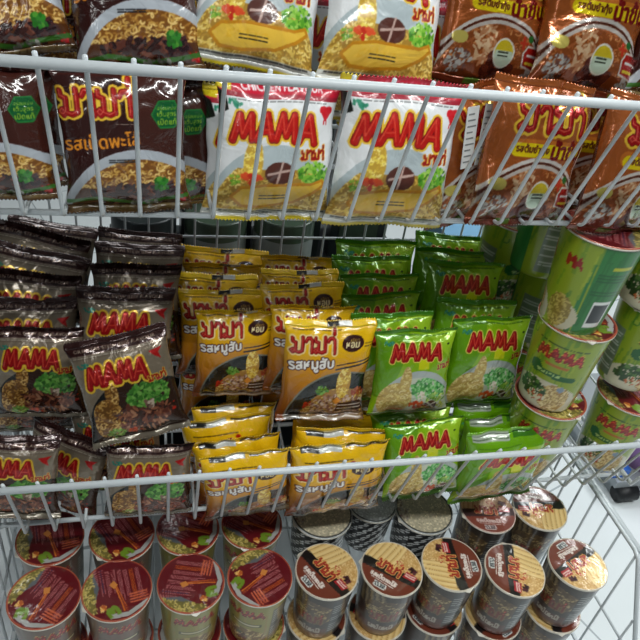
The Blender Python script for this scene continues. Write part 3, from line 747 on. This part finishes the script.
# lowest, deeper basket with sloping side frames
def low_basket():
    xl, xr, zr, zb, yf, yc, yback = -.262, .815, .525, .226, .40, .545, YB - .012
    root = empty('wire_basket', ((xl + xr) / 2, yc, zb), 'lowest wire basket holding the upright noodle cups, with open sloping side panels', 'wire basket', 'wire baskets of the display rack')
    off = Vector(root.location)
    def P(mb, name):
        mb.v = [tuple(Vector(v) - off) for v in mb.v]; return mb.build(name, WIRE, root)
    for xs in (xl, xr):
        mb = MB(); mb.tube([(xs, yback, zr), (xs, yc + .02, zr), (xs, yc + .005, zr - .006), (xs, yc - .004, zr - .02), (xs, yf + .02, zb + .08), (xs, yf + .02, zb), (xs, yback, zb), (xs, yback, zr)], .0042, 8)
        for q in range(1, 12):
            y = yc + .02 + (yback - yc - .02) * q / 12; mb.tube([(xs, y, zb), (xs, y, zr)], .0024, 6)
        mb.tube([(xs, yc + .012, zb), (xs, yc + .012, zr)], .0024, 6)
        mb.tube([(xs, yc - .05, zb), (xs, yc - .05, zb + .19)], .0024, 6)
        mb.tube([(xs, yf + .07, zb + .13), (xs, yback, zb + .13)], .0026, 6)
        P(mb, 'side_panel')
        mb = MB(); s_ = 1 if xs > 0 else -1
        mb.box((min(xs + s_ * .006, xs + s_ * .014), yc - .0, zr - .003), (max(xs + s_ * .006, xs + s_ * .014), yback, zr + .001))
        o = P(mb, 'side_strip')
    mb = MB(); mb.tube([(xl, yf + .02, zb + .08), (xr, yf + .02, zb + .08)], .005, 10); P(mb, 'front_rail')
    n = 26
    for i in range(1, n):
        x = xl + (xr - xl) * i / n; mb = MB(); mb.tube([(x, yf + .026, zb + .085), (x, yf + .026, zb + .006), (x, yf + .036, zb), (x, yback, zb), (x, yback, zb + .12)], .0024, 6); P(mb, 'wire')
    for yy in (yf + .06, .7, .9): mb = MB(); mb.tube([(xl, yy, zb - .006), (xr, yy, zb - .006)], .0038, 8); P(mb, 'stiffener_bar')
low_basket()
# back panel of the rack
root = empty('wire_back_panel', (.26, YB, 0), 'tall wire grid panel and uprights behind the three baskets', 'wire grid panel')
for i in range(29):
    x = XL + .01 + i * .04; mb = MB(); mb.tube([(x - .26, 0, .10), (x - .26, 0, 1.62)], .0022, 6); mb.build('wire', WIRE, root)
for i in range(10):
    z = .14 + i * .144; mb = MB(); mb.tube([(XL - .26, .0045, z), (XR - .26, .0045, z)], .0026, 6); mb.build('cross_wire', WIRE, root)
for x in (XL - .02, XR + .02):
    mb = MB(); mb.box((x - .26 - .014, -.014, 0), (x - .26 + .014, .016, 1.66)); mb.build('upright', WIRE, root, False)
    mb = MB(); mb.box((x - .26 - .02, -.60, 0), (x - .26 + .02, .016, .035)); mb.build('foot', WIRE, root, False)

exec_items = True
# ------------------------------------------------------------------ TOP basket packets
G = 'noodle packets in the topmost basket'
def T(kind, px, py, w, Y, tilt, roll, yaw, label, **k): return pack(kind, px, py, w, Y, tilt, roll, yaw, label, k.pop('group', G), **k)
T('duck', 125, 141, 131, .728, 10, 2, 3, 'dark maroon duck noodle packet with a green hexagon, just left of the white packets', var=0)
T('duck', -12, 134, 131, .73, 10, 2, 0, 'dark maroon duck packet in the front row, cut off by the left photo edge', var=1)
T('duck', 156, 146, 118, .785, 8, 4, 0, 'dark packet mostly hidden behind the maroon duck packet beside the white ones', var=2)
T('duck', 6, 128, 112, .79, 8, 2, 0, 'dark packet hidden behind the gap between the two front row duck packets', var=1)
T('chicken', 275, 151, 122, .72, 10, -1, 3, 'left one of the two white chicken packets behind the top rail', var=0, hs=1.0)
T('chicken', 262, 154, 118, .77, 8, 0, 0, 'white packet almost hidden behind the left front row chicken packet', var=1)
T('chicken', 394, 155, 122, .718, 10, -2, 3, 'right one of the two white chicken packets behind the top rail, beside copper ones', var=2)
side_pack = T('copper', 476, 152, 95, .76, 8, 4, 24, 'copper packet turned aside behind the first copper packet of the front row', var=2)
lbm = mat('white_sticker_paper', (206, 208, 206), .5, vary=.12, bscale=160)
inkm = mat('grey_sticker_print', (120, 124, 124), .6)
for xa, tilt_ in ((-.047, 2), (-.026, 7)):
    m = MB(); m.box((0, -.0009, 0), (.0165, 0, .062)); q = m.build('paper_label', lbm, side_pack, False); q.location = (xa, -.0215, .072); q.rotation_euler = (0, math.radians(tilt_), 0)
    m = MB()
    for i in range(9): m.box((.002, -.0012, .006 + i * .006), (.0145 - (i % 3) * .002, -.0008, .0075 + i * .006))
    m.build('label_print', inkm, q, False)
T('copper', 530, 155, 122, .722, 12, -6, 12, 'copper foil packet with yellow banner in the front row, nearest the white packets', var=0)
T('copper', 590, 150, 106, .82, 10, -6, 12, 'copper packet hidden behind the gap between the two front row copper packets', var=2)
T('copper', 634, 168, 120, .722, 12, -8, 12, 'copper foil packet in the front row cut off by the right photo edge', var=1)
G2 = 'noodle packets leaning in the back row of the topmost basket'
def U(*a, **k): return T(*a, group=G2, **k)
U('duck', -2, -16, 132, .79, 22, 10, 0, 'dark duck noodle packet in the upper left photo corner above the rail', var=2)
U('duck', 134, -4, 134, .78, 20, 6, 0, 'brown duck packet above the rail, between the corner packet and the white ones', var=1)
U('chicken', 260, -4, 130, .79, 24, -7, 0, 'white chicken packet above the rail, its lower edge slanting down to the right', var=2)
U('chicken', 384, 14, 120, .78, 22, -5, 4, 'white chicken packet above the rail, between the slanting one and the copper packets', var=1)
U('copper', 495, 16, 104, .80, 18, -5, 6, 'copper foil packet above the rail, left one of the upper pair', var=1)
U('copper', 592, 20, 102, .79, 18, -6, 8, 'copper foil packet above the rail, right one of the upper pair', var=0)
U('duck', 684, 30, 100, .80, 14, -4, 8, 'dark packet at the right photo edge above the rail beside the copper pair', var=0)
for kind, x, lb in (('duck', -.10, 'dark duck'), ('duck', .04, 'dark duck'), ('chicken', .18, 'white chicken'), ('chicken', .32, 'white chicken'), ('copper', .46, 'copper'), ('copper', .60, 'copper')):
    px, py = proj((x, .87, 1.24)); pack(kind, px, py, 108, .87, 8, 0, 0, lb + ' packet in the hidden row behind the upper packets, ' + ('left' if x in (-.10, .18, .46) else 'right') + ' one of the two', lb + ' packets in the hidden rear row')

# ------------------------------------------------------------------ MIDDLE basket packets
GB = 'brown beef noodle packets in the middle basket'
def B(*a, **k): return pack('beef', *a, k.pop('label'), GB, **k)
B(13, 476, 98, .685, 12, -3, -4, label='brown beef packet in the bottom row at the left photo edge behind the rail', var=0, hs=.93)
B(66, 470, 80, .735, 14, -4, -30, label='brown beef packet showing only its narrow edge in the bottom row', var=2)
B(149, 479, 90, .68, 10, -2, 0, label='brown beef packet in the bottom row beside the yellow stack, behind the rail', var=1, hs=.93)
B(118, 446, 92, .76, 20, 0, 0, label='brown beef packet in the dark behind the bottom row, under the tilted packet', var=2)
B(40, 372, 94, .79, 18, 0, -3, label='brown beef packet standing upright at the left photo edge, left of the tilted one', var=1)
B(129, 386, 102, .72, 22, 14, -3, label='tilted brown beef packet leaning in front of the others, right side raised', var=0, smax=1.2)
B(126, 338, 98, .815, 20, -2, 0, label='brown beef packet directly behind the tilted one, its dark top strip lettered', var=2)
B(32, 346, 96, .84, 22, -1, 0, label='brown beef packet directly behind the upright one at the left photo edge', var=0)
B(30, 322, 100, .87, 24, -4, -4, label='brown beef packet third from the front in the left pile', var=1)
B(32, 302, 102, .91, 28, -8, -8, label='dark brown beef packet slumped near the back of the left pile', var=2)
B(30, 282, 104, .95, 30, -11, -6, label='dark brown beef packet second from the back of the left pile', var=1)
B(48, 270, 92, .99, 30, -6, -6, label='rearmost dark brown beef packet of the left pile, under the bright gap', var=0)
B(137, 312, 92, .865, 24, -1, 0, label='brown beef packet just behind the one with the lettered dark strip', var=1)
B(139, 292, 90, .91, 26, -3, 0, label='brown beef packet with dim lettering near the back, beside the yellow column', var=0)
B(138, 276, 84, .96, 26, -5, 0, label='rearmost brown beef packet beside the left yellow column', var=2)
GP = 'yellow minced pork noodle packets in the middle basket'
for (x, y, w, Y, t, ro, lb) in [
    (236, 353, 84, .82, 10, -1, 'front upright yellow packet of the left yellow column, beside the beef packets'),
    (221, 334, 86, .86, 12, -1, 'second upright yellow packet of the left yellow column'),
    (213, 318, 84, .895, 12, -3, 'third upright yellow packet of the left yellow column'),
    (221, 303, 78, .93, 12, -2, 'fourth upright yellow packet of the left yellow column, a thin dull band'),
    (221, 294, 86, .965, 12, -4, 'rearmost upright yellow packet of the left yellow column'),
    (325, 370, 90, .76, 10, -2, 'front upright yellow packet of the right yellow column, beside the green packets'),
    (309, 348, 84, .80, 12, -2, 'second upright yellow packet of the right yellow column'),
    (301, 327, 82, .84, 12, 2, 'third upright yellow packet of the right yellow column'),
    (297, 311, 76, .885, 12, -1, 'fourth upright yellow packet of the right yellow column, dull and half hidden'),
    (297, 297, 78, .925, 12, -2, 'rearmost upright yellow packet of the right yellow column')]:
    pack('pork', x, y, w, Y, t, ro, 0, lb, GP, hs=1.06 if Y in (.76, .82) else 1.0)
for (x, y, w, Y, t, ro, lb) in [
    (246, 482, 89, .675, 4, 5, 'front yellow packet of the lower left yellow stack, right behind the rail'),
    (238, 468, 90, .735, 4, 7, 'second yellow packet of the lower left yellow stack'),
    (228, 450, 90, .78, 6, 5, 'third yellow packet of the lower left yellow stack'),
    (234, 436, 84, .82, 8, 2, 'rearmost yellow packet of the lower left yellow stack'),
    (336, 477, 98, .675, 4, 2, 'front yellow packet of the lower right yellow stack, touching the green packet'),
    (334, 464, 94, .73, 6, -6, 'second yellow packet of the lower right yellow stack'),
    (332, 446, 88, .775, 8, -2, 'rearmost yellow packet of the lower right yellow stack')]:
    pack('pork_low', x, y, w, Y, t, ro, 0, lb, GP, smax=1.2, hs=.88)
GV = 'green vegetable noodle packets in the middle basket'
for (x, y, w, Y, t, ro, yw, lb) in [
    (411, 371, 80, .75, 14, 1, 0, 'front upright green packet with a bright glare, beside the yellow packets'),
    (388, 357, 82, .79, 14, 1, 0, 'second green packet of the left green column, right behind the glaring front one'),
    (378, 334, 78, .825, 14, 3, 0, 'third green packet of the left green column, its letters cut by the next'),
    (375, 315, 76, .865, 14, 0, 0, 'fourth green packet of the left green column, its letters half showing'),
    (367, 300, 78, .905, 16, 0, 0, 'fifth green packet of the left green column, dim under the top basket'),
    (371, 285, 80, .95, 16, -1, 0, 'rearmost dark green packet of the left green column'),
    (483, 360, 77, .775, 12, -2, 4, 'front upright green packet of the right green column, beside the green cups'),
    (467, 346, 80, .82, 14, -4, 2, 'second green packet of the right green column, showing only its top edge'),
    (457, 306, 76, .86, 16, -4, 2, 'green packet with whole lettering in the middle of the right green column'),
    (446, 292, 72, .905, 22, -4, 0, 'dark green packet near the back of the right green column'),
    (445, 278, 72, .95, 24, -5, 0, 'rearmost dark green packet of the right green column')]:
    pack('veg', x, y, w, Y, t, ro, yw, lb, GV)
for (kd, x, y, w, Y, t, ro, yw, lb) in [
    ('veg', 421, 457, 79, .685, 14, 5, 0, 'front green packet of the lower left green stack, beside the yellow stack'),
    ('veg', 408, 446, 80, .75, 16, 3, 0, 'green packet pressed behind the front one of the lower left green stack'),
    ('veg_low', 500, 463, 86, .675, 4, 0, 4, 'front green packet of the lower right green stack, behind the rail near the cups'),
    ('veg_low', 494, 447, 88, .73, 4, -2, 4, 'second green packet of the lower right green stack'),
    ('veg_low', 482, 434, 86, .77, 6, -3, 4, 'rearmost green packet of the lower right green stack')]:
    pack(kd, x, y, w, Y, t, ro, yw, lb, GV, hs=.88 if kd == 'veg_low' else .97)
for kind, xs, lb in (('beef', (-.20, -.06), 'brown beef'), ('pork', (.10, .24), 'yellow minced pork'), ('veg', (.38, .52), 'green vegetable')):
    for x in xs:
        for Y in (.86, .92, .98):
            px, py = proj((x, Y, .685)); pack(kind, px, py, 62, Y, 4, 0, 0, lb + ' packet buried in the lower layer, ' + {.86: 'front', .92: 'middle', .98: 'rear'}[Y] + ' one of the ' + ('left' if x == xs[0] else 'right') + ' pile', lb + ' packets of the buried lower layer', smin=1.0, smax=1.02)

# ------------------------------------------------------------------ green cups
GC = 'stacked green vegetable noodle cups'
D1, H1 = .122, .158
def gc(px, py, Y, turn, lt, lb, z=None, tip=(0, 0)):
    P = at_y(px, py, Y) if z is None else at_z(px, py, z)
    cup('green', P, P[2], D1, H1, turn, lt, lb, GC, taper=.74, tip=tip)
gc(551, 394, .72, 122, 90, 'lowest green cup of the front stack, its lid under the cup with the whole lettering')
gc(578, 317, .72, 112, 60, 'green cup with whole lettering in the middle of the front stack')
gc(607, 227, .72, 4, 150, 'green cup with a bar code turned to the front, topmost of the front stack')
gc(632, 392, .73, 112, 0, 'lowest green cup at the right photo edge, behind the rail')
gc(660, 300, .745, 150, 0, 'green cup cut off by the right photo edge, stacked on the lowest one')
gc(690, 210, .745, 120, 40, 'topmost green cup outside the right photo edge, beside the bar code one')
for (px, py, z, turn, lb) in [(552, 262, .923, 205, 'dim green cup behind the front stack, under the cup with the pale text label'),
                              (566, 180, 1.08, 232, 'dim green cup with a pale text label to the front, topmost of its stack'),
                              (520, 216, .985, 170, 'rearmost dim green cup, standing beside the light blue box')]:
    P = at_z(px, py, z); cup('green', P, z, D1, H1, turn, 90, lb, GC, taper=.74)
P = at_z(552, 262, .923); cup('green', P, .923 - H1, D1, H1, 160, 0, 'lowest dim green cup of the stack behind the front one, almost hidden', GC, taper=.74)
P = at_z(520, 216, .985); cup('green', P, .985 - H1, D1, H1, 200, 0, 'green cup almost hidden under the rearmost dim green cup', GC, taper=.74)

# ------------------------------------------------------------------ bottom basket cups
D2, H2 = .106, .134; ZL = .50
GR = 'red lidded noodle cups in the lowest basket'
GN = 'brown lidded noodle cups in the lowest basket'
for (px, py, kind, turn, lt, lb, g) in [
    (44, 596, 'taupe', 150, -35, 'red lidded taupe cup in the front row at the left photo edge', GR),
    (117, 589, 'taupe', 140, 10, 'red lidded taupe cup in the front row, second from the left', GR),
    (191, 582, 'olive', 150, 75, 'red lidded olive cup in the front row beside the taupe ones, third from left', GR),
    (260, 576, 'olive', 160, -65, 'red lidded olive cup in the front row touching the brown lidded cups', GR),
    (50, 537, 'taupe', 130, 10, 'red lidded taupe cup in the second row, leftmost', GR),
    (122, 534, 'taupe', 140, 30, 'red lidded taupe cup in the second row, between the leftmost and the olive ones', GR),
    (188, 528, 'olive', 150, 60, 'red lidded olive cup in the second row beside the taupe ones', GR),
    (252, 523, 'olive', 160, 50, 'red lidded olive cup in the second row touching the woven pattern bowls', GR),
    (327, 570, 'brown', 240, -62, 'brown lidded cup in the front row beside the red lidded cups', GN),
    (392, 568, 'brown', 230, -42, 'brown lidded cup in the front row, second from the red lidded cups', GN),
    (452, 563, 'brown', 200, 82, 'brown lidded cup in the front row with its bar code turned right', GN),
    (515, 569, 'brown', 250, -112, 'brown lidded cup in the front row with its bar code turned left', GN),
    (578, 563, 'brown', 250, -160, 'brown lidded cup at the right end of the front row, next to the side panel', GN),
    (488, 509, 'pink', 160, -10, 'pinkish lidded dark cup in the second row, beside the woven pattern bowls', GN),
    (540, 507, 'brown', 150, 170, 'brown lidded dark cup at the right end of the second row under the rail', GN)]:
    P = at_z(px, py, ZL); fc = math.degrees(math.atan2(-P[1], -P[0])) - (78 if kind in ('taupe', 'olive') else 95); cup(kind, P, ZL, D2, H2, fc + turn % 40 - 20, lt, lb, g, taper=.80)
for (px, py, kind, turn, lt, lb, g) in [
    (44, 596, 'taupe', 100, 30, 'red lidded cup under the leftmost front row cup', GR),
    (117, 589, 'taupe', 120, 80, 'red lidded cup under the second front row cup from the left', GR),
    (191, 582, 'olive', 150, -100, 'red lidded olive cup under the third front row cup from the left', GR),
    (260, 576, 'olive', 160, 140, 'red lidded olive cup under the front row cup nearest the brown lidded ones', GR),
    (327, 570, 'brown', 240, 120, 'brown lidded cup under the front row cup beside the red lidded ones', GN),
    (392, 568, 'brown', 230, 160, 'brown lidded cup under the second brown front row cup', GN),
    (452, 563, 'brown', 200, -60, 'brown lidded cup under the one with its bar code turned right', GN),
    (515, 569, 'brown', 250, 20, 'brown lidded cup under the one with its bar code turned left', GN),
    (578, 563, 'brown', 120, 60, 'brown lidded cup under the right end cup of the front row', GN)]:
    P = at_z(px, py, ZL); cup(kind, P, ZL - H2 - .001, D2, H2, turn, lt, lb, g, taper=.80)
for (px, py, kind, D, lb) in [(322, 512, 'weave', .112, 'woven pattern bowl with a grainy lid, leftmost of three, beside the red lidded cups'),
                        (372, 501, 'weave_white', .094, 'woven pattern bowl with a pale white lid, middle of the three'),
                        (424, 509, 'weave', .110, 'woven pattern bowl with a grainy lid, rightmost of three, beside the pinkish lid')]:
    P = at_z(px, py, ZL); cup(kind, P, ZL, D, .10, 0, 0, lb, 'woven pattern bowls in the lowest basket', cat='noodle bowl', taper=.82, name='noodle_bowl')
    
# ------------------------------------------------------------------ things beyond the rack
dk = mat('dark_tin_paint', (46, 52, 54), .4, .2, .2, .0, 20, vary=.3); gl = mat('greenish_jar', (70, 86, 70), .3, 0, .4, 0, 20, vary=.3)
pl = mat('pale_label', (150, 158, 154), .5, 0, 0, 0, 50, vary=.25)
for i, (x, lbl) in enumerate([(-.02, 'dark round tin beyond the wire panel behind the beef packets'), (.12, 'dark greenish tin beyond the wire panel behind the left yellow column'), (.26, 'dark greenish tin beyond the wire panel behind the right yellow column')]):
    r = empty('tin', (x, 1.20, .70), lbl, 'tin', 'tins beyond the wire panel')
    MB().lathe([(0, 0), (.060, 0), (.062, .004), (.062, .146), (.060, .15), (.056, .148), (0, .148)], 40).build('tin_body', gl if i else dk, r)
    MB().lathe([(.0626, .04), (.0626, .11)], 40).build('paper_label', pl, r)
for i, (x, w_, h_) in enumerate(((-.02, .13, .30), (.13, .15, .26), (.29, .14, .32), (.45, .13, .28))):
    r = empty('carton', (x, 1.33, .70), ('dark carton on the low shelf behind the left tin', 'dark carton on the low shelf between the left and middle tins', 'dark carton on the low shelf behind the right tin', 'dark carton at the right end of the low shelf beyond the wire panel')[i], 'carton')
    m = MB(); m.box((-w_ / 2, -.05, 0), (w_ / 2, .06, h_)); m.build('carton_body', dk, r, False)
    m = MB(); m.box((-w_ / 2 + .02, -.0512, .05), (w_ / 2 - .02, -.0502, h_ - .08)); m.build('paper_label', gl, r, False)
m = MB(); m.box((-.10, 1.12, .66), (.56, 1.42, .70)); m.box((-.10, 1.12, 0), (-.06, 1.42, .66)); m.box((.52, 1.12, 0), (.56, 1.42, .66)); m.box((-.06, 1.14, .2), (.52, 1.42, .23)); m.box((-.06, 1.40, .23), (.52, 1.42, .66)); o = m.build('low_shelf', dk, smooth=False); tag(o, 'dark low shelf beyond the wire panel carrying tins', 'shelf')
r = empty('carton', (.66, 1.20, 0), 'tall light blue and grey carton beyond the wire panel beside the rearmost green cup', 'carton')
m = MB(); m.box((-.05, -.05, 0), (.05, .08, .82)); m.build('carton_body', mat('light_blue_card', (120, 170, 205), .5, 0, 0, 0, 12, vary=.1), r, False)
m = MB(); m.box((-.051, -.051, .60), (.051, .081, .72)); m.build('printed_band', mat('grey_print', (150, 160, 168), .5, 0, 0, 0, 30, vary=.2), r, False)
# stand at the right, purple tub and blue tag
P = at_z(633, 468, .06)
r = empty('platform', (P[0], P[1], 0), 'low grey platform with a black rounded foot at the right photo edge', 'platform')
gm = mat('grey_plastic', (150, 156, 160), .45, 0, .1, .0, 20, vary=.05); bk = mat('black_rubber', (24, 25, 28), .5, 0, 0, 0, 20, vary=.1)
m = MB(); m.box((-.10, -.06, .05), (.6, .42, .075)); m.box((-.08, -.045, 0), (.6, .40, .05)); m.build('deck', gm, r, False)
m = MB(); m.tube([(-.085, -.06, .025), (-.02, -.06, .025)], .025, 14); m.build('foot', bk, r)
P = at_z(650, 444, .12)
r = empty('tub', (P[0], P[1], 0.0755), 'purple round tub standing on the grey platform at the right photo edge', 'tub')
m = MB(); m.lathe([(0, .0), (.09, 0), (.12, .10), (.126, .105), (.12, .108), (.11, .10), (.085, .01), (0, .01)], 40); m.build('tub_body', mat('purple_plastic', (176, 130, 186), .4, 0, .1, 0, 10, vary=.05), r)
P = at_z(617, 469, .09)
r = empty('sachet', (P[0], P[1], 0.0755), 'small blue and white sachet on the grey platform beside the purple tub', 'sachet')
m = MB(); m.box((-.03, -.02, 0), (.03, .02, .03)); m.build('sachet_body', mat('blue_print', (40, 100, 190), .4, 0, .2, .2, 40, vary=.6), r, False)
print('polys', sum(len(me.polygons) for me in bpy.data.meshes))
